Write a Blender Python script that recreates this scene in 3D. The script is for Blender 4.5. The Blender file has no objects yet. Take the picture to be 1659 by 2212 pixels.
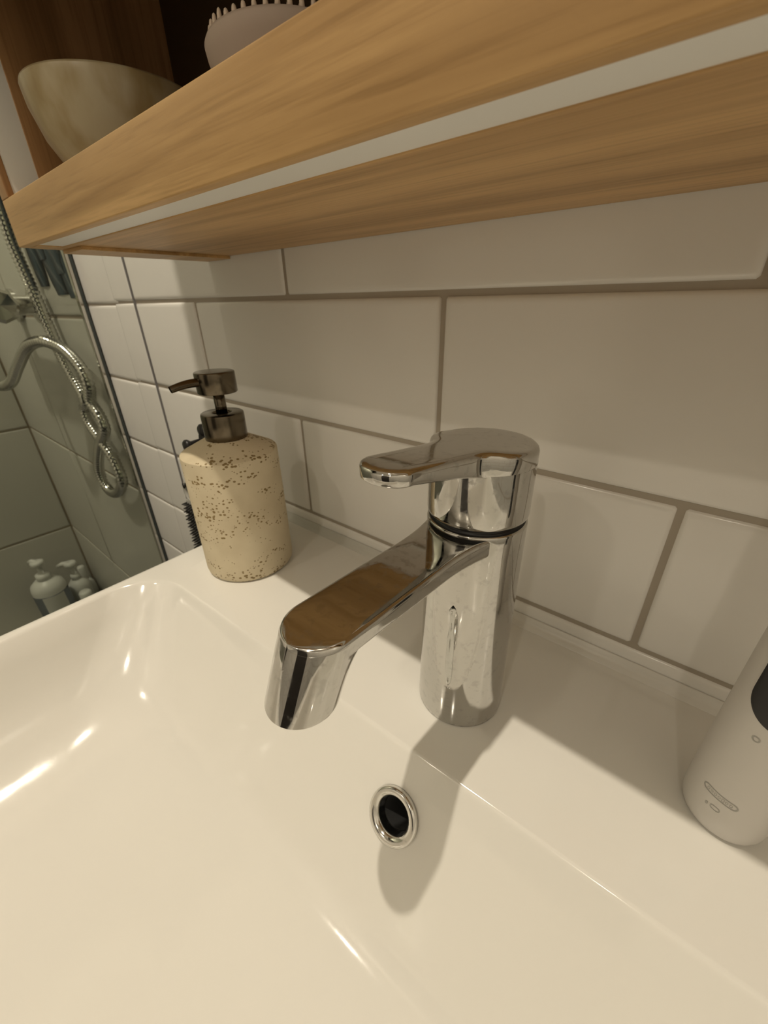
import bpy, bmesh, math, random
from mathutils import Vector, Matrix
random.seed(7)
PI = math.pi
S = bpy.context.scene
COL = S.collection

# ------------------------------------------------------------------ units
# geometry is written in units of one tile row (10 cm); z = 0 is the grout line above the sink
U = 0.1
Z0 = 0.8666                      # that grout line stands 0.8666 m above the floor
def W3(x, y, z): return Vector((x*U, y*U, z*U + Z0))

# ------------------------------------------------------------------ camera
CR = ((0.77366345, 0.63334973, -0.01769114),
      (0.28075783, -0.36772102, -0.88654176),
      (-0.56799639, 0.68091803, -0.46231021))
CC = (3.0230, -2.41757, 1.96836)
FPX = 878.25
cam = bpy.data.cameras.new('camera')
cam_o = bpy.data.objects.new('camera', cam); COL.objects.link(cam_o)
cam.sensor_fit = 'VERTICAL'; cam.sensor_height = 24.0
cam.lens = FPX/2212*24.0
cam.clip_start = 0.005; cam.clip_end = 50
m = Matrix(((CR[0][0], -CR[1][0], -CR[2][0]),
            (CR[0][1], -CR[1][1], -CR[2][1]),
            (CR[0][2], -CR[1][2], -CR[2][2]))).to_4x4()
m.translation = W3(*CC)
cam_o.matrix_world = m
cam.dof.use_dof = True
cam.dof.focus_distance = 0.172
cam.dof.aperture_fstop = cam.lens/0.75
S.camera = cam_o
def px(u, v, y):
    """photo pixel -> point on the plane y = const (a plane parallel to the tiled wall)"""
    a, b = (u-829.5)/FPX, (v-1106)/FPX
    d = [CR[0][i]*a + CR[1][i]*b + CR[2][i] for i in range(3)]
    t = (y-CC[1])/d[1]
    return (CC[0]+t*d[0], y, CC[2]+t*d[2])

# ------------------------------------------------------------------ world, exposure
wd = bpy.data.worlds.new('world'); S.world = wd; wd.use_nodes = True
wd.node_tree.nodes['Background'].inputs[0].default_value = (0.9, 0.8, 0.65, 1)
wd.node_tree.nodes['Background'].inputs[1].default_value = 0.02
S.view_settings.view_transform = 'Standard'
S.view_settings.look = 'None'
S.view_settings.exposure = 0.0
S.view_settings.gamma = 1.0
S.view_settings.use_curve_mapping = False

WARM = (1.0, 0.895, 0.725)
def area(name, loc, watt, r, col=WARM, aim=(0, 0, -1)):
    l = bpy.data.lights.new(name, 'AREA'); l.shape = 'DISK'; l.size = 2*r*U
    l.energy = watt; l.color = col
    o = bpy.data.objects.new(name, l); COL.objects.link(o)
    o.location = W3(*loc)
    o.rotation_euler = Vector(aim).to_track_quat('-Z', 'Y').to_euler()
    return o
SPOTS = [((0.2, -4.55), 13.2, 0.13), ((5.6, -17.0), 3.6, 0.35), ((-2.4, -17.0), 2.6, 0.35), ((-8.6, -6.0), 11.0, 0.35)]   # ceiling downlights: x, y, watt, radius; all after the first are added fill
for (lx, ly), watt, lr_ in SPOTS:
    area('downlight_bulb', (lx, ly, 14.86), watt, lr_)

# ------------------------------------------------------------------ materials
MATS = {}
def principled(name, col, rough=0.5, metal=0.0, **kw):
    mt = bpy.data.materials.new(name); mt.use_nodes = True
    b = mt.node_tree.nodes['Principled BSDF']
    b.inputs['Base Color'].default_value = (*col, 1)
    b.inputs['Roughness'].default_value = rough
    b.inputs['Metallic'].default_value = metal
    for k, v in kw.items():
        b.inputs[k].default_value = v
    MATS[name] = mt
    return mt, mt.node_tree, b
def node(nt, typ, **kw):
    n = nt.nodes.new(typ)
    for k, v in kw.items():
        if k in n.inputs.keys(): n.inputs[k].default_value = v
        else: setattr(n, k, v)
    return n
def ramp(nt, fac, stops):
    r = nt.nodes.new('ShaderNodeValToRGB')
    el = r.color_ramp.elements
    while len(el) < len(stops): el.new(0.5)
    for e, (p, c) in zip(el, stops):
        e.position = p; e.color = (*c, 1) if len(c) == 3 else c
    nt.links.new(fac, r.inputs[0])
    return r
def objcoord(nt, scale=(1, 1, 1)):
    tc = nt.nodes.new('ShaderNodeTexCoord'); mp = nt.nodes.new('ShaderNodeMapping')
    mp.inputs['Scale'].default_value = scale
    nt.links.new(tc.outputs['Object'], mp.inputs[0])
    return mp.outputs[0]
def bump(nt, b, h, strength, dist):
    bp = nt.nodes.new('ShaderNodeBump'); bp.inputs['Strength'].default_value = strength
    bp.inputs['Distance'].default_value = dist
    nt.links.new(h, bp.inputs['Height']); nt.links.new(bp.outputs[0], b.inputs['Normal'])

# glazed wall tile
mt, nt, b = principled('tile_glaze', (0.86, 0.84, 0.80), 0.16)
b.inputs['Specular IOR Level'].default_value = 0.5
n = node(nt, 'ShaderNodeTexNoise', Scale=22.0, Detail=1.0); nt.links.new(objcoord(nt), n.inputs['Vector'])
bump(nt, b, n.outputs['Fac'], 0.25, 0.002)
# shower tile: larger, satin
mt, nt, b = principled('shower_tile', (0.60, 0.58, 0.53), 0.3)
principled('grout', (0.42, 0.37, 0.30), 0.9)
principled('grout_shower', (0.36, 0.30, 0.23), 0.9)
principled('dark_joint', (0.20, 0.19, 0.19), 0.7)
principled('sealant', (0.74, 0.72, 0.67), 0.35)
# sink composite
mt, nt, b = principled('sink_white', (0.79, 0.77, 0.72), 0.18)
b.inputs['Coat Weight'].default_value = 0.3; b.inputs['Coat Roughness'].default_value = 0.08
n = node(nt, 'ShaderNodeTexNoise', Scale=35.0, Detail=3.0); nt.links.new(objcoord(nt), n.inputs['Vector'])
r = ramp(nt, n.outputs['Fac'], [(0.35, (0.07,)*3), (0.7, (0.15,)*3)])
nt.links.new(r.outputs[0], b.inputs['Roughness'])
n2 = node(nt, 'ShaderNodeTexNoise', Scale=160.0, Detail=2.0); nt.links.new(objcoord(nt), n2.inputs['Vector'])
bump(nt, b, n2.outputs['Fac'], 0.04, 0.0008)
principled('vanity_white', (0.75, 0.73, 0.69), 0.4)
# chrome with dried water marks
def chrome(name, col, rough, marks):
    mt, nt, b = principled(name, col, rough, 1.0)
    v = node(nt, 'ShaderNodeTexNoise', Scale=260.0, Detail=4.0, Roughness=0.6); nt.links.new(objcoord(nt), v.inputs['Vector'])
    r = ramp(nt, v.outputs['Fac'], [(0.50, (rough,)*3), (0.62, (rough+marks,)*3)])
    nt.links.new(r.outputs[0], b.inputs['Roughness'])
    c = ramp(nt, v.outputs['Fac'], [(0.55, col), (0.68, tuple(x*0.86 for x in col))])
    nt.links.new(c.outputs[0], b.inputs['Base Color'])
chrome('chrome', (0.56, 0.55, 0.525), 0.045, 0.10)
chrome('chrome_ring', (0.74, 0.73, 0.70), 0.12, 0.14)
principled('chrome_plain', (0.62, 0.61, 0.57), 0.14, 1.0)
principled('hose_metal', (0.80, 0.79, 0.75), 0.16, 1.0)
principled('gunmetal', (0.15, 0.125, 0.09), 0.2, 1.0)
principled('gunmetal_dark', (0.06, 0.055, 0.05), 0.35, 1.0)
principled('black_plastic', (0.012, 0.011, 0.011), 0.35)
principled('black_rubber', (0.02, 0.019, 0.020), 0.6)
principled('opening_shade', (0.01, 0.01, 0.01), 0.9)  # near-black colour standing in for shade inside openings
# water
mt, nt, b = principled('water', (0.95, 0.97, 0.97), 0.02)
b.inputs['Transmission Weight'].default_value = 1.0; b.inputs['IOR'].default_value = 1.33
# oak
def oak(name, light, dark, axis):
    mt, nt, b = principled(name, light, 0.42)
    sc = [38, 38, 38]; sc[axis] = 1.6
    n1 = node(nt, 'ShaderNodeTexNoise', Scale=1.0, Detail=5.0, Roughness=0.55, Distortion=0.6)
    nt.links.new(objcoord(nt, tuple(sc)), n1.inputs['Vector'])
    sf = [420, 420, 420]; sf[axis] = 14
    n2 = node(nt, 'ShaderNodeTexNoise', Scale=1.0, Detail=3.0, Roughness=0.6)
    nt.links.new(objcoord(nt, tuple(sf)), n2.inputs['Vector'])
    r1 = ramp(nt, n1.outputs['Fac'], [(0.30, dark), (0.46, tuple(0.5*(a+c) for a, c in zip(dark, light))), (0.56, light), (0.8, tuple(min(1, a*1.12) for a in light))])
    r2 = ramp(nt, n2.outputs['Fac'], [(0.30, (0.72, 0.68, 0.62)), (0.50, (1, 1, 1))])
    mx = node(nt, 'ShaderNodeMix', data_type='RGBA', blend_type='MULTIPLY')
    mx.inputs['Factor'].default_value = 0.75
    nt.links.new(r1.outputs[0], mx.inputs['A']); nt.links.new(r2.outputs[0], mx.inputs['B'])
    nt.links.new(mx.outputs['Result'], b.inputs['Base Color'])
    bump(nt, b, n2.outputs['Fac'], 0.15, 0.0004)
oak('oak_x', (0.64, 0.405, 0.175), (0.36, 0.205, 0.075), 0)
oak('oak_z', (0.52, 0.30, 0.14), (0.32, 0.17, 0.07), 2)
principled('diffuser', (0.88, 0.87, 0.83), 0.4)
principled('cabinet_inside_shade', (0.085, 0.050, 0.022), 0.6)  # back panel wood darkened to stand for the unlit interior
# porous stone of the soap pump
mt, nt, b = principled('stone', (0.70, 0.60, 0.42), 0.8)
vo = node(nt, 'ShaderNodeTexVoronoi', Scale=330.0, Randomness=1.0)
nt.links.new(objcoord(nt, (1, 1, 1.35)), vo.inputs['Vector'])
nz = node(nt, 'ShaderNodeTexNoise', Scale=48.0, Detail=3.0); nt.links.new(objcoord(nt, (1, 1, 2.2)), nz.inputs['Vector'])
thr = ramp(nt, nz.outputs['Fac'], [(0.42, (0.0,)*3), (0.64, (0.42,)*3)])
sub = node(nt, 'ShaderNodeMath', operation='LESS_THAN')
nt.links.new(vo.outputs['Distance'], sub.inputs[0]); nt.links.new(thr.outputs[0], sub.inputs[1])
mx = node(nt, 'ShaderNodeMix', data_type='RGBA')
mx.inputs['B'].default_value = (0.26, 0.18, 0.075, 1)
nn = node(nt, 'ShaderNodeTexNoise', Scale=25.0, Detail=4.0); nt.links.new(objcoord(nt), nn.inputs['Vector'])
cr = ramp(nt, nn.outputs['Fac'], [(0.3, (0.60, 0.51, 0.35)), (0.7, (0.74, 0.65, 0.47))])
nt.links.new(cr.outputs[0], mx.inputs['A']); nt.links.new(sub.outputs[0], mx.inputs['Factor'])
nt.links.new(mx.outputs['Result'], b.inputs['Base Color'])
inv = node(nt, 'ShaderNodeMath', operation='SUBTRACT'); inv.inputs[0].default_value = 1.0
nt.links.new(sub.outputs[0], inv.inputs[1])
bump(nt, b, inv.outputs[0], 0.6, 0.0008)
# bowl glaze
mt, nt, b = principled('bowl_glaze', (0.50, 0.45, 0.31), 0.3)
n = node(nt, 'ShaderNodeTexNoise', Scale=40.0, Detail=4.0); nt.links.new(objcoord(nt, (1, 1, 0.5)), n.inputs['Vector'])
r = ramp(nt, n.outputs['Fac'], [(0.36, (0.30, 0.21, 0.10)), (0.50, (0.40, 0.31, 0.165)), (0.64, (0.52, 0.45, 0.30))])
nt.links.new(r.outputs[0], b.inputs['Base Color'])
principled('silicone_pink', (0.50, 0.40, 0.33), 0.6)
principled('bristle_pink', (0.72, 0.58, 0.46), 0.5)
principled('brush_white', (0.66, 0.63, 0.59), 0.45)
principled('print_grey', (0.40, 0.39, 0.36), 0.5)
principled('bottle_white', (0.75, 0.75, 0.72), 0.35)
principled('bottle_grey', (0.10, 0.11, 0.12), 0.4)
principled('label_white', (0.72, 0.72, 0.69), 0.5)
principled('comb_body', (0.45, 0.44, 0.40), 0.3)
principled('comb_tooth', (0.03, 0.028, 0.025), 0.5)
mt, nt, b = principled('blue_leaf', (0.02, 0.045, 0.06), 0.7)
n = node(nt, 'ShaderNodeTexWave', Scale=16.0, Distortion=5.0, Detail=2.0, bands_direction='DIAGONAL')
nt.links.new(objcoord(nt, (1, 1, 1)), n.inputs['Vector'])
r = ramp(nt, n.outputs['Fac'], [(0.72, (0.022, 0.048, 0.065)), (0.97, (0.09, 0.11, 0.12))])
nt.links.new(r.outputs[0], b.inputs['Base Color'])
principled('paint_white', (0.72, 0.70, 0.66), 0.8)
principled('door_dark', (0.035, 0.03, 0.027), 0.5)
principled('emit_lamp', (1, 0.9, 0.75), 0.5)
e = MATS['emit_lamp'].node_tree.nodes['Principled BSDF']
e.inputs['Emission Color'].default_value = (1, 0.82, 0.6, 1); e.inputs['Emission Strength'].default_value = 6.0
# wall tiles out of the picture (too far to pick apart): procedural bricks
mt, nt, b = principled('tiled_wall', (0.7, 0.68, 0.63), 0.25)
bt = node(nt, 'ShaderNodeTexBrick', Scale=1.0)
bt.inputs['Color1'].default_value = (0.72, 0.70, 0.66, 1); bt.inputs['Color2'].default_value = (0.70, 0.68, 0.64, 1)
bt.inputs['Mortar'].default_value = (0.42, 0.37, 0.30, 1); bt.inputs['Mortar Size'].default_value = 0.0025
bt.inputs['Brick Width'].default_value = 0.3; bt.inputs['Row Height'].default_value = 0.1
tc = nt.nodes.new('ShaderNodeTexCoord'); sx = nt.nodes.new('ShaderNodeSeparateXYZ'); cx = nt.nodes.new('ShaderNodeCombineXYZ')
ad = node(nt, 'ShaderNodeMath', operation='ADD')
nt.links.new(tc.outputs['Object'], sx.inputs[0]); nt.links.new(sx.outputs['X'], ad.inputs[0]); nt.links.new(sx.outputs['Y'], ad.inputs[1])
nt.links.new(ad.outputs[0], cx.inputs['X']); nt.links.new(sx.outputs['Z'], cx.inputs['Y']); nt.links.new(cx.outputs[0], bt.inputs['Vector'])
nt.links.new(bt.outputs['Color'], b.inputs['Base Color'])
# floor tiles
mt, nt, b = principled('floor_tile', (0.20, 0.19, 0.18), 0.4)
# clear screen glass: sheet reflects by Fresnel, lets light through with a green-grey tint
mt = bpy.data.materials.new('screen_glass'); mt.use_nodes = True; MATS['screen_glass'] = mt
nt = mt.node_tree; nt.nodes.remove(nt.nodes['Principled BSDF'])
tr = node(nt, 'ShaderNodeBsdfTransparent'); tr.inputs[0].default_value = (0.82, 0.845, 0.80, 1)
gl = node(nt, 'ShaderNodeBsdfGlossy'); gl.inputs['Roughness'].default_value = 0.01
fr = node(nt, 'ShaderNodeFresnel'); fr.inputs['IOR'].default_value = 1.35
mxs = nt.nodes.new('ShaderNodeMixShader')
nt.links.new(fr.outputs[0], mxs.inputs[0]); nt.links.new(tr.outputs[0], mxs.inputs[1]); nt.links.new(gl.outputs[0], mxs.inputs[2])
nt.links.new(mxs.outputs[0], nt.nodes['Material Output'].inputs[0])
principled('seal_grey', (0.035, 0.045, 0.045), 0.35)

# ------------------------------------------------------------------ object helpers
def tag(o, label, cat, group=None):
    o['label'] = label; o['category'] = cat
    if group: o['group'] = group
    return o
def thing(name, label, cat, base, group=None):
    o = bpy.data.objects.new(name, None); COL.objects.link(o)
    o.empty_display_size = 0.02
    o.location = W3(*base); o['base'] = base
    return tag(o, label, cat, group)
def mesh_obj(name, V, F, mat, parent=None, smooth=True, base=None, sharp=None):
    """V in tile-row units, in room coordinates"""
    if parent is not None: base = tuple(parent['base'])
    if base is None: base = (0, 0, 0)
    me = bpy.data.meshes.new(name)
    me.from_pydata([((v[0]-base[0])*U, (v[1]-base[1])*U, (v[2]-base[2])*U) for v in V], [], F)
    bm = bmesh.new(); bm.from_mesh(me)
    bmesh.ops.recalc_face_normals(bm, faces=bm.faces)
    if sharp is not None and smooth:
        for e in bm.edges:
            if len(e.link_faces) == 2 and e.calc_face_angle(0) > sharp: e.smooth = False
    bm.to_mesh(me); bm.free()
    if smooth:
        for p in me.polygons: p.use_smooth = True
    me.materials.append(MATS[mat])
    o = bpy.data.objects.new(name, me); COL.objects.link(o)
    o['base'] = base
    if parent is not None:
        o.parent = parent
    else:
        o.location = W3(*base)
    return o
def struct(o):
    o['kind'] = 'structure'; return o
def box(x0, x1, y0, y1, z0, z1, bev=0.0):
    bm = bmesh.new()
    bmesh.ops.create_cube(bm, size=1)
    for v in bm.verts:
        v.co = Vector((x0 + (v.co.x+.5)*(x1-x0), y0 + (v.co.y+.5)*(y1-y0), z0 + (v.co.z+.5)*(z1-z0)))
    if bev > 0:
        bmesh.ops.bevel(bm, geom=list(bm.edges), offset=bev, segments=3, profile=0.5, affect='EDGES')
    bm.verts.ensure_lookup_table()
    V = [tuple(v.co) for v in bm.verts]; F = [[v.index for v in f.verts] for f in bm.faces]
    bm.free(); return V, F
def loft(rings, cap0=True, cap1=True):
    n = len(rings[0]); V = [p for r in rings for p in r]; F = []
    for i in range(len(rings)-1):
        for j in range(n):
            k = (j+1) % n
            F.append((i*n+j, i*n+k, (i+1)*n+k, (i+1)*n+j))
    if cap0: F.append(tuple(range(n))[::-1])
    if cap1: F.append(tuple(range((len(rings)-1)*n, len(rings)*n)))
    return V, F
def lathe(prof, c, n=64, cap0=True, cap1=True):
    return loft([[(c[0]+r*math.cos(2*PI*j/n), c[1]+r*math.sin(2*PI*j/n), z) for j in range(n)] for r, z in prof], cap0, cap1)
def axis_lathe(prof, c, d, n=32, cap0=True, cap1=True):
    d = Vector(d).normalized(); q = d.to_track_quat('Z', 'Y')
    a, b2 = q @ Vector((1, 0, 0)), q @ Vector((0, 1, 0)); c = Vector(c)
    return loft([[tuple(c + d*t + a*(r*math.cos(2*PI*j/n)) + b2*(r*math.sin(2*PI*j/n))) for j in range(n)] for r, t in prof], cap0, cap1)
def tube(path, rad, n=12, cap=True):
    P = [Vector(p) for p in path]; rings = []; up = None
    for i, p in enumerate(P):
        t = (P[min(i+1, len(P)-1)] - P[max(i-1, 0)]).normalized()
        if up is None:
            up = t.orthogonal().normalized()
        up = (up - t*up.dot(t)).normalized(); sd = t.cross(up)
        r = rad[i] if isinstance(rad, (list, tuple)) else rad
        rings.append([tuple(p + up*(r*math.cos(2*PI*j/n)) + sd*(r*math.sin(2*PI*j/n))) for j in range(n)])
    return loft(rings, cap, cap)
def catmull(P, per=10):
    P = [Vector(p) for p in P]; out = []
    for i in range(len(P)-1):
        p0, p1, p2, p3 = P[max(i-1, 0)], P[i], P[i+1], P[min(i+2, len(P)-1)]
        for k in range(per):
            t = k/per
            out.append(0.5*((2*p1) + (p2-p0)*t + (2*p0-5*p1+4*p2-p3)*t*t + (3*p1-p0-3*p2+p3)*t**3))
    out.append(P[-1]); return out
def resample(P, step):
    out = [P[0]]; acc = 0.0
    for a, b2 in zip(P[:-1], P[1:]):
        L = (b2-a).length; t = step-acc
        while t <= L:
            out.append(a.lerp(b2, t/L)); t += step
        acc = (acc+L) % step
    return out
def merge(*parts):
    V, F = [], []
    for v, f in parts:
        o = len(V); V += list(v); F += [tuple(i+o for i in ff) for ff in f]
    return V, F

# ------------------------------------------------------------------ the room shell
XL, XR, YF, ZB, ZT = -12.3, 9.5, -20.0, -8.666, 15.0
LT = 3.017                                   # tile length incl. joint
G = 0.034                                    # joint width
wall = struct(mesh_obj('wall_back', *box(-4.6, XR, 0.02, 0.6, ZB, ZT), 'grout', base=(0, 0, 0), smooth=False))
shw = struct(mesh_obj('wall_shower_back', *box(XL-0.6, -4.6, 0.02, 0.6, ZB, ZT), 'grout_shower', base=(-8, 0, 0), smooth=False))
wl = struct(mesh_obj('wall_left', *box(XL-0.6, XL-0.02, YF, 0.02, ZB, ZT), 'grout_shower', base=(XL, -5, 0), smooth=False))
struct(mesh_obj('wall_right', *box(XR, XR+0.6, YF-0.6, 0.6, ZB, ZT), 'tiled_wall', base=(XR, -5, 0), smooth=False))
struct(mesh_obj('wall_front', *box(XL-0.6, XR, YF-0.6, YF, ZB, ZT), 'tiled_wall', base=(0, YF, 0), smooth=False))
struct(mesh_obj('floor', *box(XL-0.6, XR+0.6, YF-0.6, 0.6, ZB-0.6, ZB), 'floor_tile', base=(0, -5, ZB), smooth=False))
struct(mesh_obj('ceiling', *box(XL-0.6, XR+0.6, YF-0.6, 0.6, ZT, ZT+0.6), 'paint_white', base=(0, -5, ZT), smooth=False))

def tile_geo(w, h, soft=0.045):
    """pillow-edged tile standing in the x-z plane, face at y = 0, centred on the origin"""
    rings = []
    for ins, y in ((0, 0.07), (0, 0.022), (0.008, 0.008), (soft*0.5, 0.0022), (soft, 0.0)):
        a, b2 = w/2-ins, h/2-ins
        c = 0.012
        rings.append([(-a+c, y, -b2), (a-c, y, -b2), (a, y, -b2+c), (a, y, b2-c), (a-c, y, b2), (-a+c, y, b2), (-a, y, b2-c), (-a, y, -b2+c)])
    return loft(rings)
TILES = {}
def tile_mesh(w, h, mat):
    k = (round(w, 3), round(h, 3), mat)
    if k not in TILES:
        o = mesh_obj('tile', *tile_geo(w, h), mat, smooth=True)
        TILES[k] = o.data; bpy.data.objects.remove(o)
    return TILES[k]
def put_tile(x0, x1, z0, z1, parent, mat, rz=0.0, plane=0.0, gap=G):
    me = tile_mesh(x1-x0-gap, z1-z0-gap, mat)
    o = bpy.data.objects.new('tile', me); COL.objects.link(o); o.parent = parent
    pb = parent['base']
    if rz == 0.0:
        loc = ((x0+x1)/2, plane, (z0+z1)/2)
    else:                                    # left wall: x0..x1 run along -y
        loc = (plane, -(x0+x1)/2, (z0+z1)/2)
    o.location = Vector(((loc[0]-pb[0])*U, (loc[1]-pb[1])*U, (loc[2]-pb[2])*U))
    j = math.radians(0.12)
    o.rotation_euler = (random.uniform(-j, j), 0, rz + random.uniform(-j, j))
    return o
XD = -2.95                                   # dark movement joint
for k in range(-6, 15):
    off = 0.0 if k % 2 == 0 else 0.5*LT
    z0, z1 = k, k+1
    xs = [XD] + [off + i*LT for i in range(-2, 5)] + [XR]
    xs = sorted(x for x in xs if XD <= x <= XR)
    xs = [x for i, x in enumerate(xs) if i == 0 or x - xs[i-1] > 0.25]
    if XR - xs[-1] > 0.01: xs.append(XR)
    for a, b2 in zip(xs[:-1], xs[1:]): put_tile(a, b2, z0, z1, wall, 'tile_glaze')
    put_tile(-3.58, XD, z0, z1, wall, 'tile_glaze', gap=0.024)
    put_tile(-4.6, -3.46, z0-0.02, z1-0.02, wall, 'tile_glaze', plane=0.004, gap=0.024)
struct(mesh_obj('trim_1', *box(XD-0.014, XD+0.014, -0.004, 0.03, ZB, ZT), 'dark_joint', base=(XD, 0, 0), smooth=False))
ZS = [ZB, -7.4, -4.38, -1.11, 1.815, 4.8, 7.8, 10.8, 13.8, ZT]
for z0, z1 in zip(ZS[:-1], ZS[1:]):
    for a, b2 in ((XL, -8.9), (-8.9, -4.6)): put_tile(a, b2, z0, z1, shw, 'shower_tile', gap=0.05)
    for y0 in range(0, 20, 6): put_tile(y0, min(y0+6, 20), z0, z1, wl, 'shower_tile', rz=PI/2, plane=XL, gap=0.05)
# low ledge in the shower corner
struct(mesh_obj('trim_2', *box(XL+0.01, -10.3, -3.4, -0.01, ZB, -7.35, 0.03), 'shower_tile', base=(-11.3, -1.7, ZB), smooth=False))
# dark door opposite the sink, added to give the spout its black reflection
dr = struct(mesh_obj('added_door', *box(-1.4, 6.6, YF, YF+0.25, ZB, 11.6, 0.03), 'door_dark', base=(2.6, YF, ZB), smooth=False))
mesh_obj('door_handle', *merge(axis_lathe([(0.26, 0), (0.26, 0.1), (0.1, 0.12), (0.1, 0.5)], (-0.7, YF+0.25, 1.6), (0, 1, 0), 20),
                               tube([(-0.7, YF+0.7, 1.6), (0.0, YF+0.72, 1.6), (0.6, YF+0.7, 1.58)], 0.1, 12)), 'chrome_plain', dr)
mesh_obj('door_frame', *merge(box(-1.9, -1.4, YF, YF+0.35, ZB, 12.1, 0.02), box(6.6, 7.1, YF, YF+0.35, ZB, 12.1, 0.02), box(-1.4, 6.6, YF, YF+0.35, 11.6, 12.1, 0.02)), 'paint_white', dr, smooth=False)

# ------------------------------------------------------------------ sink
DZ = -0.166                                   # level of the sink deck
SX0, SX1, SY0, SY1 = -0.615, 5.15, -0.004, -4.75
def rrect(xl, xr, yb, yf, rc, z, n=24):
    """rounded rectangle; n points a corner, straight sides follow; counter-clockwise from the back right corner"""
    out = []
    for cx_, cy_, a0 in ((xr-rc, yb-rc, 0), (xl+rc, yb-rc, PI/2), (xl+rc, yf+rc, PI), (xr-rc, yf+rc, 1.5*PI)):
        for i in range(n):
            a = a0 + PI/2*i/(n-1)
            out.append((cx_ + rc*math.cos(a), cy_ + rc*math.sin(a), z))
    res = []; k = 36
    for c in range(4):                        # points along the straight sides
        seg = out[c*n:(c+1)*n]; nx = out[((c+1) % 4)*n]; e = seg[-1]
        res += seg + [(e[0]+(nx[0]-e[0])*i/k, e[1]+(nx[1]-e[1])*i/k, z) for i in range(1, k)]
    return res
def skew(ring, amt):
    res = []
    for x, y, z in ring:
        w = max(0.0, min(1.0, (y+4.3)/2.9))
        res.append((x, y + amt*w*(x-2.0), z))
    return res
rings = []
# outside, from below
rings.append(rrect(SX0+0.05, SX1-0.05, SY0, SY1+0.05, 0.03, -1.56))
rings.append(rrect(SX0, SX1, SY0, SY1, 0.03, -1.52))
rings.append(rrect(SX0, SX1, SY0, SY1, 0.03, DZ-0.03))
rings.append(rrect(SX0+0.008, SX1-0.008, SY0-0.002, SY1+0.008, 0.03, DZ-0.010))
rings.append(rrect(SX0+0.03, SX1-0.03, SY0-0.004, SY1+0.03, 0.04, DZ))
# lip and walls: (depth below the deck, inset from the opening at the left/right, at the back, at the front, corner radius)
prof = [(0.0, -0.03, -0.018, -0.03, 0.46), (0.002, -0.012, -0.007, -0.012, 0.45), (0.010, 0.003, 0.002, 0.003, 0.44), (0.024, 0.016, 0.013, 0.016, 0.435),
        (0.20, 0.075, 0.125, 0.08, 0.46), (0.40, 0.155, 0.265, 0.16, 0.50), (0.56, 0.250, 0.378, 0.25, 0.54), (0.655, 0.335, 0.450, 0.33, 0.56), (0.70, 0.388, 0.487, 0.38, 0.57),
        (0.74, 0.448, 0.527, 0.44, 0.57), (0.775, 0.515, 0.573, 0.50, 0.57), (0.805, 0.590, 0.628, 0.57, 0.56), (0.832, 0.68, 0.70, 0.66, 0.54), (0.855, 0.79, 0.79, 0.76, 0.52),
        (0.878, 0.94, 0.90, 0.88, 0.48), (0.900, 1.14, 1.02, 1.00, 0.44), (0.920, 1.38, 1.12, 1.10, 0.38), (0.937, 1.66, 1.22, 1.20, 0.30)]
for d, il, ib, ifr, rc in prof:
    rings.append(skew(rrect(-0.53+il, 5.07-il, -1.325-ib, -4.35+ifr, rc, DZ-d), 0.032))
last = rings[-1]
DRN = (2.27, -2.85)
for t, d in ((0.30, 0.950), (0.55, 0.960), (0.75, 0.968), (0.88, 0.972)):
    rings.append([(x+(DRN[0]-x)*t, y+(DRN[1]-y)*t, DZ-d) for x, y, z in last])
sink = thing('wash_basin', 'white composite wash basin with rounded bowl and flat rear deck', 'sink', (2.27, -2.3, -1.56))
basin = mesh_obj('basin', *loft(rings), 'sink_white', sink, sharp=math.radians(50))
# holes for the overflow and the drain
OV = Vector((2.292, -1.506, -0.452)); ON = Vector((0, -1.0, 0.70)).normalized()
def cutter(V, F):
    o = mesh_obj('cutter', V, F, 'opening_shade', base=tuple(sink['base'])); return o
cuts = [cutter(*axis_lathe([(0.092, -0.32), (0.092, 0.2)], OV, ON, 48)),
        cutter(*lathe([(0.20, -1.25), (0.20, -0.9)], DRN, 48))]
bpy.context.view_layer.update()
for c_ in cuts:
    md = basin.modifiers.new('hole', 'BOOLEAN'); md.operation = 'DIFFERENCE'; md.object = c_; md.solver = 'EXACT'
dg = bpy.context.evaluated_depsgraph_get()
me2 = bpy.data.meshes.new_from_object(basin.evaluated_get(dg))
basin.modifiers.clear(); basin.data = me2
bm = bmesh.new(); bm.from_mesh(me2)
for e in bm.edges: e.smooth = not (len(e.link_faces) == 2 and e.calc_face_angle(0) > math.radians(40))
bm.to_mesh(me2); bm.free()
for p in me2.polygons: p.use_smooth = True
for c_ in cuts: bpy.data.objects.remove(c_)
# overflow ring
mesh_obj('overflow_ring', *axis_lathe([(0.088, -0.26), (0.088, 0.0), (0.090, 0.012), (0.100, 0.026), (0.112, 0.034), (0.130, 0.035), (0.139, 0.030), (0.143, 0.018), (0.143, 0.0), (0.120, -0.004), (0.0915, -0.004), (0.0915, -0.26)], OV, ON, 72, False, False), 'chrome_ring', sink)
mesh_obj('overflow_shade', *axis_lathe([(0.087, -0.25), (0.087, -0.05), (0.084, -0.05), (0.084, -0.24)], OV, ON, 40, True, True), 'opening_shade', sink)  # dark liner painted as the shade within the overflow
ZD = -1.129
mesh_obj('drain_plug', *lathe([(0.19, ZD-0.09), (0.19, ZD+0.004), (0.30, ZD+0.010), (0.31, ZD+0.02), (0.29, ZD+0.03), (0.22, ZD+0.028), (0.215, ZD+0.015), (0.205, ZD+0.015), (0.20, ZD+0.04), (0.16, ZD+0.052), (0.0, ZD+0.058)], DRN, 56), 'chrome_plain', sink)
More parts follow.
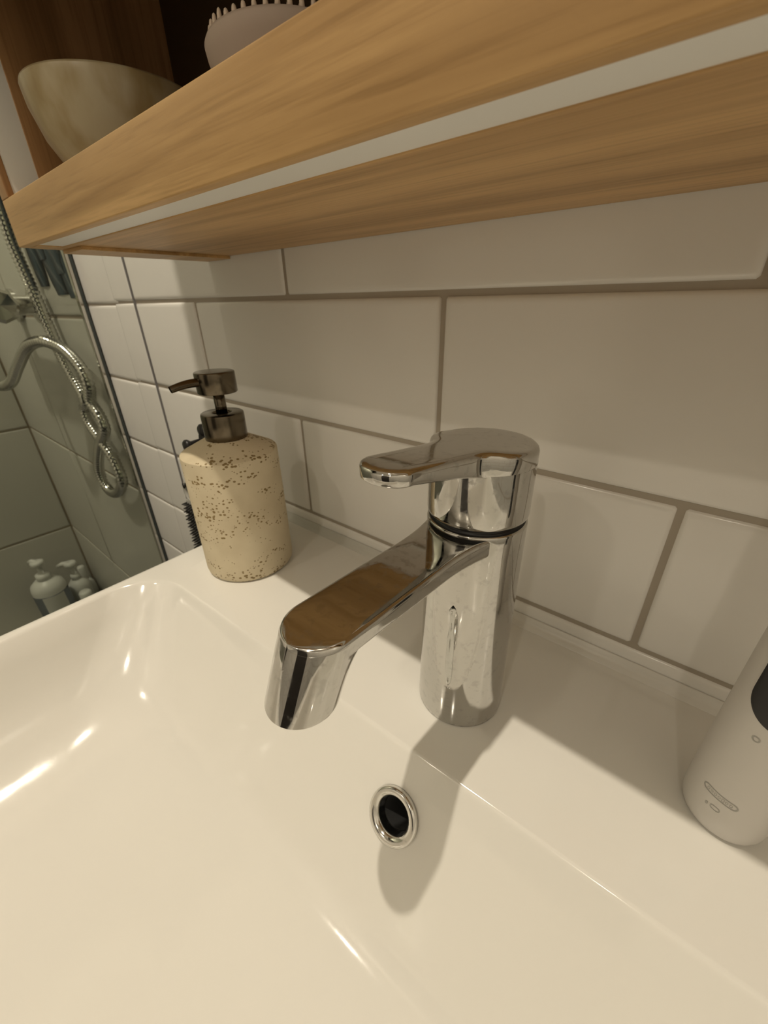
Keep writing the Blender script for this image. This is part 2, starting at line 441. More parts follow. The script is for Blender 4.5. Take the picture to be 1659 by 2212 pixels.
# sealant bead between the deck and the tiles
bead = []
for x in (SX0+0.01, 5.14):
    pr = [(0.0, DZ-0.01), (-0.075, DZ-0.004), (-0.070, DZ+0.004), (-0.040, DZ+0.016), (-0.020, DZ+0.036), (-0.010, DZ+0.062), (-0.002, DZ+0.066), (0.0, DZ+0.06)]
    bead.append([(x, y-0.003, z) for y, z in pr])
struct(mesh_obj('trim_3', *loft(bead), 'sealant', base=(2.3, 0, DZ)))
# vanity cabinet that carries the basin
van = thing('vanity_cabinet', 'white vanity cabinet standing under the wash basin', 'cabinet', (2.27, -2.3, ZB))
mesh_obj('carcass', *box(SX0+0.08, SX1-0.08, -4.5, -0.03, ZB, -1.565, 0.02), 'vanity_white', van, smooth=False)
for z0, z1 in ((-8.2, -5.0), (-4.9, -1.65)):
    dw = mesh_obj('drawer_front', *box(SX0+0.1, SX1-0.1, -4.68, -4.505, z0, z1, 0.02), 'vanity_white', van, smooth=False)
    mesh_obj('handle', *tube([(1.6, -4.68, z1-0.4), (1.6, -4.9, z1-0.4), (2.94, -4.9, z1-0.4), (2.94, -4.68, z1-0.4)], 0.05, 10), 'chrome_plain', dw)

# ------------------------------------------------------------------ faucet
FC = (2.27, -0.83)
FA = math.radians(3)
FD = Vector((-math.sin(FA), -math.cos(FA), 0)); FN = Vector((-FD.y, FD.x, 0))
def fp(s, w, z): return (FC[0]+FD.x*s+FN.x*w, FC[1]+FD.y*s+FN.y*w, z)
faucet = thing('basin_faucet', 'chrome single-lever mixer tap on the basin deck with a drop hanging on its body', 'faucet', (FC[0], FC[1], DZ))
mesh_obj('body', *lathe([(0.236, DZ+0.001), (0.243, DZ+0.006), (0.244, DZ+0.03), (0.240, 0.05), (0.237, 0.35), (0.234, 0.7), (0.233, 0.95), (0.233, 1.050), (0.231, 1.061), (0.224, 1.066), (0.0, 1.066)], FC, 128), 'chrome', faucet, sharp=math.radians(60))
# spout: rounded-box sections along the axis, nose turned down
def interp(tab, s):
    for (a, va), (b2, vb) in zip(tab[:-1], tab[1:]):
        if s <= b2:
            t = max(0.0, (s-a)/(b2-a)); t = t*t*(3-2*t) if False else t
            return va+(vb-va)*t
    return tab[-1][1]
ZTOP = [(0.0, 1.056), (1.3, 1.055)]
ZBOT = [(0.0, 0.95), (0.30, 0.956), (0.6, 0.964), (0.80, 0.970), (1.3, 0.970)]
def halfw(s):
    w0 = 0.132
    if s < 0.42:
        t = 1 - s/0.42; w0 = 0.132 + 0.086*t**1.9
    return w0
SE, SRAD = 0.955, 0.132
secs = [0.02, 0.06, 0.10, 0.14, 0.17, 0.20, 0.23, 0.26, 0.29, 0.32, 0.35, 0.38, 0.42, 0.48, 0.54, 0.60, 0.66, 0.72, 0.78, 0.82, 0.85, 0.875, 0.895, 0.907, 0.915, 0.922, 0.928, 0.932, 0.936, 0.939, 0.942, 0.946, 0.950]
secs += [SE + SRAD*math.sin(PI/2*i/18) for i in range(19)]
def section(s):
    w = halfw(s)
    if s > SE: w = math.sqrt(max(1e-7, SRAD**2-(s-SE)**2))
    zt, zb = interp(ZTOP, s), interp(ZBOT, s)
    rt, rb = min(0.018, w*0.9), min(0.032, w*0.9, (zt-zb)*0.40)
    pts = []
    for cxw, cz, r, a0 in ((w-rt, zt-rt, rt, 0), (-w+rt, zt-rt, rt, PI/2), (-w+rb, zb+rb, rb, PI), (w-rb, zb+rb, rb, 1.5*PI)):
        for i in range(7):
            a = a0 + PI/2*i/6
            pts.append((cxw+r*math.cos(a), cz+r*math.sin(a)))
    # extra points along the four sides keep the grid even
    out = []
    k = 6
    for c in range(4):
        seg = pts[c*7:(c+1)*7]; nx = pts[((c+1) % 4)*7]
        out += seg
        for i in range(1, k): out.append((seg[-1][0]+(nx[0]-seg[-1][0])*i/k, seg[-1][1]+(nx[1]-seg[-1][1])*i/k))
    res = []
    for wv, z in out:
        lean = max(0.0, min(1.0, (s-0.80)/0.15))
        lean = lean*0.443*max(0.0, (1.045-z))
        res.append(fp(s+lean, wv, z))
    return res
mesh_obj('spout', *loft([section(s) for s in secs]), 'chrome', faucet, sharp=math.radians(60))
# nose turned down and forward, filleted into the underside of the arm
nrings = []
for z, bk in ((0.800, 0.0), (0.805, 0.0), (0.810, 0.0), (0.84, 0.0), (0.88, 0.002), (0.905, 0.010), (0.925, 0.024), (0.942, 0.046), (0.955, 0.075), (0.965, 0.115), (0.972, 0.16), (0.99, 0.10), (1.010, 0.0), (1.0365, 0.0)):
    r_ = 0.1245 + 0.008*min(1.0, (z-0.80)/0.19) - (0.004 if z < 0.803 else 0.0)
    cs = 0.955 + 0.443*(1.045-z)
    rg = []
    for i in range(72):
        a = 2*PI*i/72; ds, dw = r_*math.cos(a), r_*math.sin(a)
        if ds < 0: ds -= bk*(-math.cos(a))**1.5; dw *= 1.0 - min(0.25, bk*1.2)*(-math.cos(a))
        rg.append(fp(cs+ds, dw, z))
    nrings.append(rg)
mesh_obj('spout_nose', *loft(nrings), 'chrome', faucet, sharp=math.radians(42))
ax = Vector(fp(1.063, 0, 0.80))
mesh_obj('aerator', *lathe([(0.09, 0.785), (0.10, 0.79), (0.10, 0.82), (0.08, 0.82)], (ax.x, ax.y), 40), 'chrome_plain', faucet)
mesh_obj('shadow_gap_collar', *lathe([(0.224, 1.0665), (0.205, 1.068), (0.205, 1.088), (0.225, 1.0895)], FC, 64), 'black_plastic', faucet)  # black ring put in for the dark gap and reflection under the handle
# handle cap + lever as one lofted piece over height
LA = math.radians(6)
LD = Vector((-math.sin(LA), -math.cos(LA), 0)); LN = Vector((-LD.y, LD.x, 0))
def lp(s, w, z): return (FC[0]+LD.x*s+LN.x*w, FC[1]+LD.y*s+LN.y*w, z)
mesh_obj('handle', *lathe([(0.20, 1.096), (0.222, 1.090), (0.2315, 1.097), (0.234, 1.112), (0.234, 1.20), (0.234, 1.348)], FC, 128, True, True), 'chrome', faucet, sharp=math.radians(60))
# plan of cap and lever: round at the back, flanks sweeping into the lever, round tip
LEV, LW, LTIP = 0.585, 0.113, 0.088
plan = []
for i in range(41):                           # back of the cap, from right flank to left flank
    a = math.radians(-50 + 280*i/40)          # 90 = straight back
    plan.append((-0.234*math.sin(a), 0.234*math.cos(a)))
sL, wL = plan[-1]
flank = []
for i in range(1, 20):
    t = i/19
    # cubic from the cap (tangent to it) to the straight lever side
    p0 = Vector((sL, wL)); p1 = Vector((sL+0.030, wL+0.025)); p2 = Vector((0.24, -LW-0.006)); p3 = Vector((0.34, -LW))
    q_ = p0*(1-t)**3 + p1*3*t*(1-t)**2 + p2*3*t*t*(1-t) + p3*t**3
    flank.append((q_.x, q_.y))
plan += flank + [(LEV, -LW)]
for i in range(1, 24):
    a = PI*i/24; plan.append((LEV + LTIP*math.sin(a), -LW*math.cos(a)))
plan += [(LEV, LW)] + [(x, -y) for x, y in flank[::-1]]
def lever_z(s_):
    return 1.418 + 0.064*max(0.0, min(1.0, (s_+0.05)/0.62)), 1.340 + 0.090*max(0.0, min(1.0, (s_-0.19)/0.36))
def shrink(pl, d):
    n_ = len(pl); out = []
    for i in range(n_):
        a_, c_ = Vector(pl[i-1]), Vector(pl[(i+1) % n_]); t_ = (c_-a_).normalized()
        out.append((pl[i][0] - t_.y*d, pl[i][1] + t_.x*d))
    return out
ar = sum(plan[i-1][0]*plan[i][1]-plan[i][0]*plan[i-1][1] for i in range(len(plan)))
sg = 1 if ar > 0 else -1
lr = []
for d, f in ((0.05, -0.04), (0.012, -0.04), (0.003, 0.0), (0.0, 0.08), (0.0, 0.72), (0.004, 0.88), (0.012, 0.965), (0.026, 0.996), (0.05, 1.0)):
    ring_ = []
    for (x, y), (x0_, y0_) in zip(shrink(plan, d*sg), plan):
        zt, zb = lever_z(x0_); ring_.append(lp(x, y, zb+(zt-zb)*f))
    lr.append(ring_)
mesh_obj('lever', *loft(lr), 'chrome', faucet, sharp=math.radians(60))
# drop of water running down the front of the body
path = []; rad = []
for t in range(25):
    u = t/24; z = 0.675 - 0.535*u
    a = math.radians(-81 + 1.5*u)
    path.append((FC[0]+0.237*math.cos(a), FC[1]+0.237*math.sin(a), z))
    r = 0.017*math.sqrt(max(0.02, 1-(max(0, 0.06-u)/0.06)**2)) if u < 0.06 else (0.017-0.006*math.sin(min(1, (u-0.06)/0.3)*PI) if u < 0.36 else 0.017+0.003*math.sin((u-0.36)/0.64*PI))
    if u > 0.85: r *= math.sqrt(max(0.01, 1-((u-0.85)/0.152)**2))
    rad.append(r)
o = mesh_obj('water_drop', *tube(path, rad, 14), 'water', base=(path[12][0], path[12][1], path[12][2]))
tag(o, 'long clear water drop clinging to the front of the chrome tap body', 'water drop')

# ------------------------------------------------------------------ soap dispenser
DC = (0.012, -0.765)
soap = thing('soap_dispenser', 'beige porous stone soap dispenser with bronze pump in the basin corner', 'soap dispenser', (DC[0], DC[1], DZ))
mesh_obj('bottle', *lathe([(0.345, DZ+0.001), (0.362, DZ+0.006), (0.376, DZ+0.022), (0.381, DZ+0.05), (0.381, 0.3), (0.379, 0.895), (0.377, 0.906), (0.370, 0.913), (0.362, 0.917), (0.18, 1.010), (0.15, 1.016), (0.0, 1.016)], DC, 128), 'stone', soap, sharp=math.radians(20))
mesh_obj('collar', *lathe([(0.160, 1.008), (0.163, 1.014), (0.163, 1.198), (0.160, 1.209), (0.152, 1.214), (0.075, 1.214), (0.068, 1.205), (0.068, 1.17)], DC, 80), 'gunmetal', soap, sharp=math.radians(40))
mesh_obj('stem', *lathe([(0.043, 1.16), (0.043, 1.39)], DC, 40), 'gunmetal', soap)
head = mesh_obj('pump_head', *lathe([(0.05, 1.366), (0.143, 1.366), (0.147, 1.371), (0.147, 1.508), (0.145, 1.515), (0.138, 1.519), (0.09, 1.521), (0.0, 1.522)], DC, 80), 'gunmetal', soap, sharp=math.radians(40))
npth = catmull([(DC[0], DC[1]-0.06, 1.452), (DC[0]-0.010, DC[1]-0.17, 1.456), (DC[0]-0.022, DC[1]-0.25, 1.449), (DC[0]-0.035, DC[1]-0.335, 1.430)], 8)
V, F = tube(npth, [0.034-0.009*i/(len(npth)-1) for i in range(len(npth))], 24, False)
V2, F2 = tube(npth[8:][::-1], 0.020, 24, False)
mesh_obj('nozzle', *merge((V, F), (V2, F2)), 'gunmetal', head)
mesh_obj('nozzle_shade', *tube([npth[-2]*0.6+npth[-3]*0.4, npth[-2]], 0.0205, 20), 'opening_shade', head)  # dark plug painted as the shade in the nozzle mouth

# ------------------------------------------------------------------ electric toothbrush handle
TC = (3.545, -0.652)
brush = thing('electric_toothbrush', 'white electric toothbrush standing upright on the basin deck', 'toothbrush', (TC[0], TC[1], DZ))
mesh_obj('handle_body', *lathe([(0.105, DZ+0.002), (0.128, DZ+0.006), (0.146, DZ+0.020), (0.156, DZ+0.048), (0.160, DZ+0.10), (0.161, 0.3), (0.158, 0.8), (0.150, 1.2), (0.138, 1.5), (0.115, 1.62), (0.075, 1.68), (0.055, 1.70), (0.0, 1.70)], TC, 96), 'brush_white', brush)
mesh_obj('neck', *lathe([(0.055, 1.69), (0.052, 1.9), (0.038, 2.1), (0.032, 2.22), (0.032, 2.30)], TC, 32), 'brush_white', brush)
hc = (TC[0]-0.284*0.03, TC[1]-0.959*0.03)
hb = mesh_obj('brush_head', *axis_lathe([(0.05, -0.03), (0.062, -0.02), (0.062, 0.03), (0.055, 0.04)], (TC[0], TC[1], 2.30), (-0.284, -0.959, 0), 32), 'brush_white', brush)
bt_ = []
for a in range(0, 12):
    for rr in (0.02, 0.045):
        ang = a*PI/6
        p = Vector((TC[0], TC[1], 2.30)) + Vector((0.959, -0.284, 0))*(rr*math.cos(ang)) + Vector((0, 0, 1))*(rr*math.sin(ang)) + Vector((-0.284, -0.959, 0))*0.035
        bt_.append(tube([tuple(p), tuple(p+Vector((-0.284, -0.959, 0))*0.08)], 0.006, 6))
mesh_obj('bristle_tuft', *merge(*bt_), 'bottle_white', hb)
def on_brush(arc, z, off):
    a = math.radians(-113) + arc/0.161
    r = 0.1605 + off
    return (TC[0]+r*math.cos(a), TC[1]+r*math.sin(a), z)
def stadium(cx_, cz, hw, hh, n=24, circ_top=True):
    out = stadium_raw(cx_, cz, hw, hh, n)
    res = []
    for p_, q_ in zip(out, out[1:]+out[:1]):
        k = max(1, int(math.hypot(q_[0]-p_[0], q_[1]-p_[1])/0.008))
        res += [(p_[0]+(q_[0]-p_[0])*i/k, p_[1]+(q_[1]-p_[1])*i/k) for i in range(k)]
    return res
def stadium_raw(cx_, cz, hw, hh, n=24):
    out = []
    if hw >= hh:
        for s_, a0 in ((1, -PI/2), (-1, PI/2)):
            for i in range(n): 
                a = a0+PI*i/(n-1); out.append((cx_+s_*(hw-hh)+hh*math.cos(a), cz+hh*math.sin(a)))
    else:
        for s_, a0 in ((1, 0), (-1, PI)):
            for i in range(n):
                a = a0+PI*i/(n-1); out.append((cx_+hw*math.cos(a), cz+s_*(hh-hw)+hw*math.sin(a)))
    return out
def patch(outline, off):
    """filled print or pad laid on the handle: rings shrink to the outline's long axis"""
    cxm = sum(p[0] for p in outline)/len(outline); czm = sum(p[1] for p in outline)/len(outline)
    rings_ = []
    for k in (1.0, 0.97, 0.85, 0.65, 0.4, 0.15):
        rings_.append([on_brush(cxm+(x-cxm)*k, czm+(z-czm)*k, 0.0008 if k == 1.0 else off) for x, z in outline])
    return loft(rings_, False, True)
def band(outline, wdt, off=0.0012):
    cxm = sum(p[0] for p in outline)/len(outline); czm = sum(p[1] for p in outline)/len(outline)
    inner = []
    hx = max(abs(p[0]-cxm) for p in outline); hz = max(abs(p[1]-czm) for p in outline)
    for x, z in outline:
        inner.append((cxm+(x-cxm)*(1-wdt/hx), czm+(z-czm)*(1-wdt/hz)))
    return loft([[on_brush(x, z, off) for x, z in outline], [on_brush(x, z, off) for x, z in inner]], False, False)
pad = mesh_obj('grip_pad', *patch(stadium(0.030, 1.02, 0.118, 0.48), 0.006), 'black_rubber', brush)
pad['label'] = 'black oval grip pad with the power button'
mesh_obj('indicator_ring', *band(stadium(-0.004, 0.472, 0.0135, 0.0135), 0.0045), 'print_grey', brush)
lg = [band(stadium(-0.002, 0.085, 0.066, 0.0185), 0.005)]
for i, (xx, hh) in enumerate([(-0.045, 0.008), (-0.03, 0.006), (-0.016, 0.007), (-0.002, 0.006), (0.012, 0.010), (0.025, 0.007), (0.040, 0.009)]):
    lg.append(band(stadium(xx, 0.085, 0.005, hh), 0.002))
mesh_obj('logo_print', *merge(*lg), 'print_grey', brush)
mesh_obj('indicator_ring', *merge(band(stadium(0.004, 0.012, 0.0185, 0.0125), 0.0035), patch(stadium(-0.028, 0.006, 0.005, 0.009), 0.0012)), 'print_grey', brush)

# ------------------------------------------------------------------ wall cabinet
CX0, CX1, CY0, CZ0, CZF, CZ1 = -1.08, 5.7, -1.42, 2.337, 2.600, 8.4
cab = thing('wall_cabinet', 'open oak wall cabinet with a white light strip let into its frame above the basin', 'cabinet', (2.3, 0, CZ0))
YS0, YS1 = -1.360, -1.212                     # white strip between front frame and carcass
mesh_obj('front_rail', *box(CX0, CX1, CY0, YS0, CZ0, CZF, 0.008), 'oak_x', cab, sharp=0.5)
ds = mesh_obj('light_strip', *box(CX0+0.20, CX1-0.02, YS0, YS1, CZ0+0.006, CZF-0.02), 'diffuser', cab, smooth=False)
ds['label'] = 'white diffuser strip along the underside'
mesh_obj('bottom_board', *box(CX0, CX1, YS1, -0.005, CZ0, CZF-0.04, 0.004), 'oak_x', cab, smooth=False)
mesh_obj('strip_end', *box(CX0, CX0+0.20, YS0, YS1, CZ0, CZF-0.02, 0.0), 'oak_x', cab, smooth=False)
mesh_obj('edge_strip', *box(CX0, -0.70, -1.16, -0.005, CZ0-0.022, CZ0, 0.003), 'oak_x', cab, smooth=False)
for x0, x1 in ((CX0, -0.92), (CX1-0.16, CX1)):
    mesh_obj('front_stile', *box(x0, x1, CY0, YS0-0.02, CZF, CZ1, 0.006), 'oak_z', cab, sharp=0.5)
    mesh_obj('light_strip', *box(x0+0.002, x1-0.006 if x0 < 0 else x1, YS0-0.02, YS1, CZF-0.02, CZ1), 'diffuser', cab, smooth=False)
    mesh_obj('side_panel', *box(x0, x1, YS1, -0.005, CZF-0.04, CZ1, 0.004), 'oak_z', cab, smooth=False)
for x0, x1 in ((CX0, 2.305), (2.315, CX1)):
    dr_ = mesh_obj('cabinet_door', *box(x0, x1, CY0-0.16, CY0-0.01, 3.50, CZ1+0.2, 0.01), 'oak_x', cab, smooth=False)  # unseen door, oak in place of mirror, hung low to darken the niche
mesh_obj('top_board', *box(CX0, CX1, CY0, -0.005, CZ1, CZ1+0.25, 0.006), 'oak_x', cab, smooth=False)
mesh_obj('back_panel', *box(-0.92, CX1-0.16, -0.10, -0.006, CZF-0.04, CZ1), 'cabinet_inside_shade', cab, smooth=False)
mesh_obj('shelf_board', *box(-0.92, CX1-0.16, -1.15, -0.10, 4.6, 4.8, 0.004), 'oak_x', cab, smooth=False)

# bowl on the cabinet floor
BC = (-0.28, -0.86); BZ = CZF-0.04
bowl = tag(mesh_obj('bowl', *lathe([(0.18, BZ), (0.20, BZ+0.004), (0.205, BZ+0.03), (0.25, BZ+0.050), (0.355, BZ+0.13), (0.43, BZ+0.26), (0.47, BZ+0.40), (0.478, BZ+0.485), (0.474, BZ+0.496), (0.462, BZ+0.492), (0.44, BZ+0.40), (0.38, BZ+0.26), (0.29, BZ+0.15), (0.15, BZ+0.09), (0.0, BZ+0.08)], BC, 96), 'bowl_glaze', base=(BC[0], BC[1], BZ)),
           'cream and olive glazed ceramic bowl on the open oak shelf', 'bowl')
# round silicone scrubber beside it
KC = (1.272, -0.854)
scr = thing('silicone_scrubber', 'round dusty-pink silicone scrubber with upright nubs on the oak shelf', 'scrubber', (KC[0], KC[1], BZ))
mesh_obj('pad', *lathe([(0.06, BZ), (0.12, BZ+0.01), (0.22, BZ+0.08), (0.29, BZ+0.17), (0.322, BZ+0.25), (0.328, BZ+0.285), (0.322, BZ+0.296), (0.30, BZ+0.298), (0.0, BZ+0.30)], KC, 80), 'silicone_pink', scr)
me_b = None
for ring_i, (rr, cnt) in enumerate(((0.30, 46), (0.25, 38), (0.19, 28), (0.12, 18), (0.05, 8))):
    for i in range(cnt):
        a = 2*PI*i/cnt + ring_i*0.3
        hgt = 0.036 if (i//5) % 2 == 0 else 0.024
        if me_b is None:
            o = mesh_obj('bristle', *lathe([(0.0105, -0.01), (0.0095, 0.015), (0.0085, 0.03), (0.006, 0.042), (0.002, 0.047)], (0, 0), 8), 'bristle_pink')
            me_b = o.data; bpy.data.objects.remove(o)
        o = bpy.data.objects.new('bristle', me_b); COL.objects.link(o); o.parent = scr
        o.location = Vector((rr*math.cos(a)*U, rr*math.sin(a)*U, 0.2985*U)); o.scale = (1, 1, hgt/0.045)

# ceiling downlight fixtures, the added fill ones included
for (lx, ly), watt, lr_ in SPOTS:
    near = {0.2: 'over the wash basin', 5.6: 'added as fill by the right-hand wall', -2.4: 'added as fill in front of the shower screen', -8.6: 'added as fill inside the shower'}[lx]
    cln = thing('downlight', 'small round recessed ceiling downlight ' + near, 'light', (lx, ly, ZT), 'ceiling downlights')
    mesh_obj('trim_ring', *lathe([(0.45, ZT-0.001), (0.45, ZT-0.03), (0.42, ZT-0.05), (0.40, ZT-0.05), (0.39, ZT-0.02), (0.39, ZT-0.001)], (lx, ly), 48), 'chrome_plain', cln, sharp=0.6)
    mesh_obj('lens', *lathe([(0.385, ZT-0.002), (0.385, ZT-0.02), (0.0, ZT-0.02)], (lx, ly), 40), 'emit_lamp', cln, smooth=False)

# ------------------------------------------------------------------ shower screen and what stands behind it
GX = -4.64
scrn = thing('shower_screen', 'clear green-tinted glass shower screen with slim dark wall seal', 'shower screen', (GX, -4.0, ZB))
mesh_obj('glass_pane', *box(GX-0.035, GX+0.035, -8.5, -0.06, ZB+0.08, 11.4), 'screen_glass', scrn, smooth=False)
mesh_obj('wall_seal', *box(GX-0.05, GX+0.05, -0.085, -0.004, ZB+0.05, 11.4, 0.008), 'chrome_plain', scrn, smooth=False)
mesh_obj('wall_channel', *box(GX+0.05, GX+0.075, -0.035, -0.004, ZB+0.05, 11.4, 0.004), 'seal_grey', scrn, smooth=False)
mesh_obj('bottom_rail', *box(GX-0.06, GX+0.06, -8.5, -0.06, ZB, ZB+0.10, 0.01), 'gunmetal_dark', scrn, smooth=False)
# hose
hp = [(14, 490), (36, 548), (77, 640), (121, 741), (140, 780), (164, 824), (183, 860), (183, 886), (194, 915), (217, 949), (242, 985), (259, 1020), (264, 1045), (255, 1064), (238, 1061), (222, 1037), (213, 1005), (216, 962), (226, 928), (216, 899), (196, 868), (192, 833), (178, 799), (145, 761), (116, 744), (87, 737), (58, 751), (39, 790), (24, 826), (0, 834), (-40, 800)]
yy = [-0.14]*6 + [-0.16, -0.17, -0.18] + [-0.19]*7 + [-0.20, -0.20, -0.20, -0.20, -0.20, -0.20, -0.20, -0.22, -0.28, -0.38, -0.50, -0.62, -0.74, -0.86, -0.95]
hpts = [px(u, v, y) for (u, v), y in zip(hp, yy)]
hpts = [(-6.35, -0.16, 6.5), (-6.42, -0.14, 4.6)] + hpts[:-1] + [(-8.35, -0.92, 0.75), (-8.45, -0.80, 1.25), (-8.45, -0.70, 1.66)]
hpath = resample(catmull(hpts, 14), 0.022)
hose = tag(mesh_obj('shower_hose', *tube(hpath, [0.082 + (0.012 if i % 3 == 0 else (0.0 if i % 3 == 1 else -0.010)) for i in range(len(hpath))], 12), 'hose_metal', base=(-6.0, -0.2, 0.5)),
           'ribbed metal shower hose looping behind the glass screen', 'hose')
# mixer valve
mx_ = thing('shower_mixer', 'chrome bar mixer valve on the shower wall behind the glass', 'mixer', (-7.8, -0.55, 2.0))
mesh_obj('bar', *axis_lathe([(0.20, -1.0), (0.22, -0.98), (0.22, 0.98), (0.20, 1.0)], (-7.8, -0.66, 2.0), (1, 0, 0), 32), 'chrome_plain', mx_, sharp=0.6)
for s_ in (-1, 1):
    kn = mesh_obj('knob', *axis_lathe([(0.24, 0.0), (0.27, 0.02), (0.27, 0.34), (0.22, 0.40), (0.0, 0.42)], (-7.8+s_*1.01, -0.66, 2.0), (s_, 0, 0), 8), 'chrome_plain', mx_, smooth=False)
    mesh_obj('wall_union', *axis_lathe([(0.30, 0.0), (0.30, 0.06), (0.16, 0.10), (0.16, 0.60)], (-7.8+s_*0.72, -0.002, 2.0), (0, -1, 0), 24), 'chrome_plain', mx_, sharp=0.6)
# dark blue leaves hanging on the shower wall
# (flat on the tiles, behind the hose)
lf = thing('leaf_hanging', 'dark blue leaf-shaped wall hanging with pale veins behind the glass', 'wall hanging', (-5.5, -0.04, 3.4))
for tip, xw, lean in (((-6.178, 2.264), 0.30, -0.12), ((-5.441, 2.128), 0.36, -0.38), ((-4.93, 2.08), 0.30, -0.30), ((-5.80, 2.62), 0.28, -0.30), ((-5.15, 2.40), 0.28, -0.30)):
    prof_ = []
    for i in range(15):
        t = i/14; ww = xw*math.sin(PI*min(1.0, 0.06+t*0.94)**0.55)**0.7 if t < 1 else 0.02
        prof_.append((tip[0]+lean*0.55*t*2.2, tip[1]+2.2*t, max(0.015, ww)))
    yb = -0.001 - 0.008*(tip[1] > 2.2)
    left = [(x-w_, yb-0.008, z) for x, z, w_ in prof_]; mid = [(x, yb-0.020, z) for x, z, w_ in prof_]; right = [(x+w_, yb-0.008, z) for x, z, w_ in prof_]
    V = left + mid + right + [(x, yb, z) for x, z, w_ in prof_]
    nP = len(prof_); F = []
    for i in range(nP-1):
        F += [(i, i+1, nP+i+1, nP+i), (nP+i, nP+i+1, 2*nP+i+1, 2*nP+i), (2*nP+i, 2*nP+i+1, 3*nP+i+1, 3*nP+i), (3*nP+i, 3*nP+i+1, i+1, i)]
    mesh_obj('leaf', V, F, 'blue_leaf', lf)
# bottles in the shower corner
LZ = -7.35
def bottle(name, label, c, r, zs, ztop, body, cap, nd, pump=True, group='bottles in the shower corner'):
    b_ = thing(name, label, 'bottle', (c[0], c[1], LZ), group)
    mesh_obj('body', *lathe([(r*0.9, LZ), (r, LZ+0.05), (r, zs-0.30), (r*0.93, zs-0.16), (r*0.62, zs-0.03), (r*0.36, zs), (r*0.34, zs+0.05)], c, 40), body, b_)
    if pump:
        mesh_obj('collar', *lathe([(r*0.42, zs+0.0), (r*0.42, zs+0.18), (r*0.2, zs+0.2), (0.06, zs+0.2), (0.06, ztop-0.1)], c, 28), cap, b_)
        d = Vector((math.cos(nd), math.sin(nd), 0))
        pc = Vector((c[0], c[1], ztop-0.06))
        mesh_obj('pump_head', *merge(axis_lathe([(0.14, -0.09), (0.17, -0.07), (0.17, 0.03), (0.12, 0.06)], pc, (0, 0, 1), 24),
                                     tube([tuple(pc), tuple(pc+d*0.22), tuple(pc+d*0.38-Vector((0, 0, 0.07)))], [0.09, 0.075, 0.055], 12)), cap, b_)
    else:
        mesh_obj('cap', *lathe([(r*0.5, zs-0.02), (r*0.52, zs+0.0), (r*0.50, ztop-0.05), (r*0.4, ztop)], c, 32), cap, b_)
    return b_
b1 = bottle('pump_bottle', 'pump bottle with white shoulders, dark grey body and pale label in the shower corner', (-11.2, -1.30), 0.43, -5.25, -4.62, 'bottle_white', 'bottle_white', math.radians(-160))
mesh_obj('dark_sleeve', *lathe([(0.432, LZ+0.06), (0.437, LZ+0.07), (0.437, -5.66), (0.432, -5.67)], (-11.2, -1.30), 40, False, False), 'bottle_grey', b1)
lb = []
for i in range(12):
    a = math.radians(-40 + 75*i/11); lb.append([(-11.2+0.442*math.cos(a), -1.30+0.442*math.sin(a), z) for z in (-6.85, -6.2, -5.68)])
V = [p for r_ in lb for p in r_]; F = []
for i in range(11):
    for k in range(2): F.append((i*3+k, (i+1)*3+k, (i+1)*3+k+1, i*3+k+1))
mesh_obj('label_patch', V, F, 'label_white', b1)
bottle('pump_bottle', 'all-white pump bottle in the shower corner next to the grey one', (-11.55, -0.55), 0.30, -5.85, -5.2, 'bottle_white', 'bottle_white', math.radians(-130))
bottle('capped_bottle', 'squat white capped bottle in front of the white pump bottle in the shower', (-10.78, -0.60), 0.34, -6.35, -5.95, 'bottle_white', 'bottle_white', 0, False)
bottle('capped_bottle', 'slim white capped bottle right in the shower corner', (-12.0, -0.27), 0.22, -6.2, -5.72, 'bottle_white', 'bottle_white', 0, False)

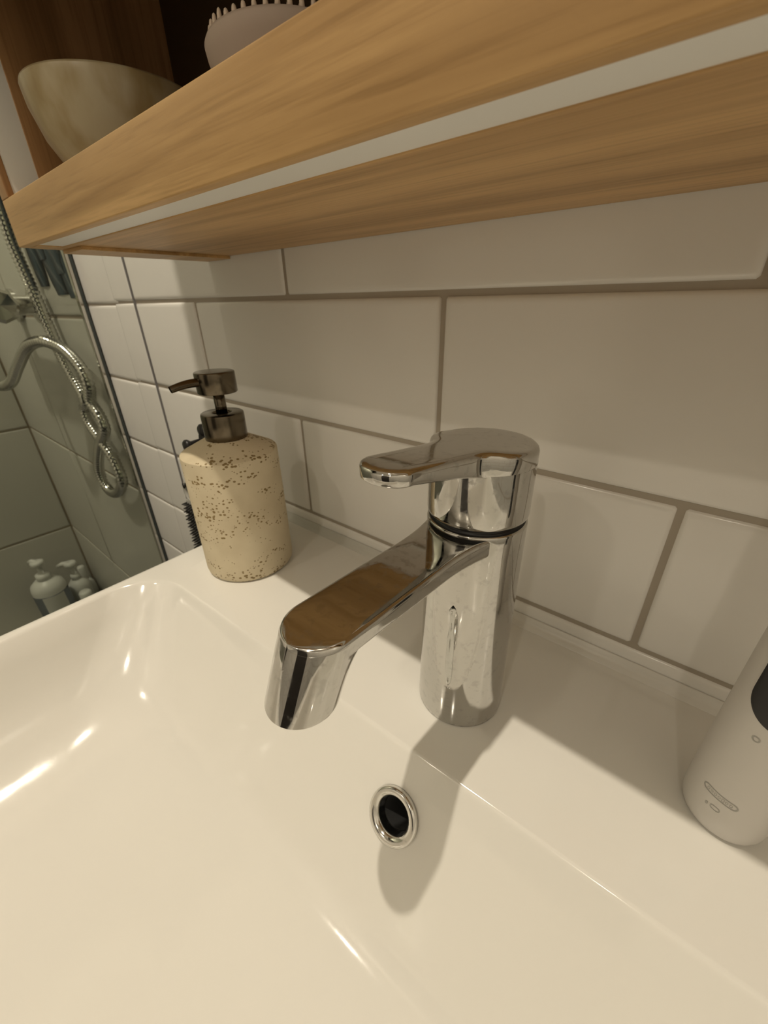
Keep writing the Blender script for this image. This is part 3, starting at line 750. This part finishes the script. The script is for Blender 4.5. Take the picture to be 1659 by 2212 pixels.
# ------------------------------------------------------------------ hooks and brush hanging on the wall behind the dispenser
for (u, v), lab in (((405, 963), 'black wall hook nearest the shower screen'), ((438, 930), 'black wall hook nearest the cabinet, beside the dispenser pump')):
    p = px(u, v, -0.25)
    hk = thing('wall_hook', lab, 'hook', (p[0], 0, p[2]), 'black hooks on the tiled wall')
    mesh_obj('plate', *axis_lathe([(0.13, 0.001), (0.13, 0.03), (0.11, 0.04)], (p[0], 0, p[2]), (0, -1, 0), 28), 'black_plastic', hk, sharp=0.6)
    mesh_obj('peg', *axis_lathe([(0.05, 0.03), (0.045, 0.20), (0.06, 0.215), (0.076, 0.24), (0.076, 0.265), (0.06, 0.285), (0.0, 0.292)], (p[0], 0, p[2]), (0, -1, -0.0), 24), 'black_plastic', hk)
hb_ = thing('hair_comb', 'clear-handled comb with rows of dark teeth hanging behind the soap dispenser', 'comb', (-2.62, -0.06, -0.9))
mesh_obj('handle', *merge(box(-2.80, -2.44, -0.085, -0.03, -1.95, -0.62, 0.02),
                          tube([(-2.62+0.15*math.cos(a*PI/12), -0.06, -0.47+0.15*math.sin(a*PI/12)) for a in range(25)], 0.03, 10, False)), 'comb_body', hb_, sharp=0.6)
me_t = None
for row in range(19):
    for k in range(6):
        x = -2.775 + 0.062*k + (0.02 if row % 2 else 0); z = -0.68 - 0.064*row
        if me_t is None:
            o = mesh_obj('tooth', *axis_lathe([(0.015, 0), (0.013, 0.06), (0.006, 0.08)], (0, 0, 0), (0, -1, 0), 6), 'comb_tooth')
            me_t = o.data; bpy.data.objects.remove(o)
        o = bpy.data.objects.new('tooth', me_t); COL.objects.link(o); o.parent = hb_
        o.location = Vector(((x+2.62)*U, (-0.083+0.06)*U, (z+0.9)*U))
mesh_obj('hook_pin', *axis_lathe([(0.05, 0.0), (0.03, 0.02), (0.03, 0.12), (0.045, 0.13)], (-2.62, 0, -0.345), (0, -1, 0), 12), 'black_plastic', hb_)

for o in list(bpy.data.objects):
    if 'base' in o.keys(): del o['base']
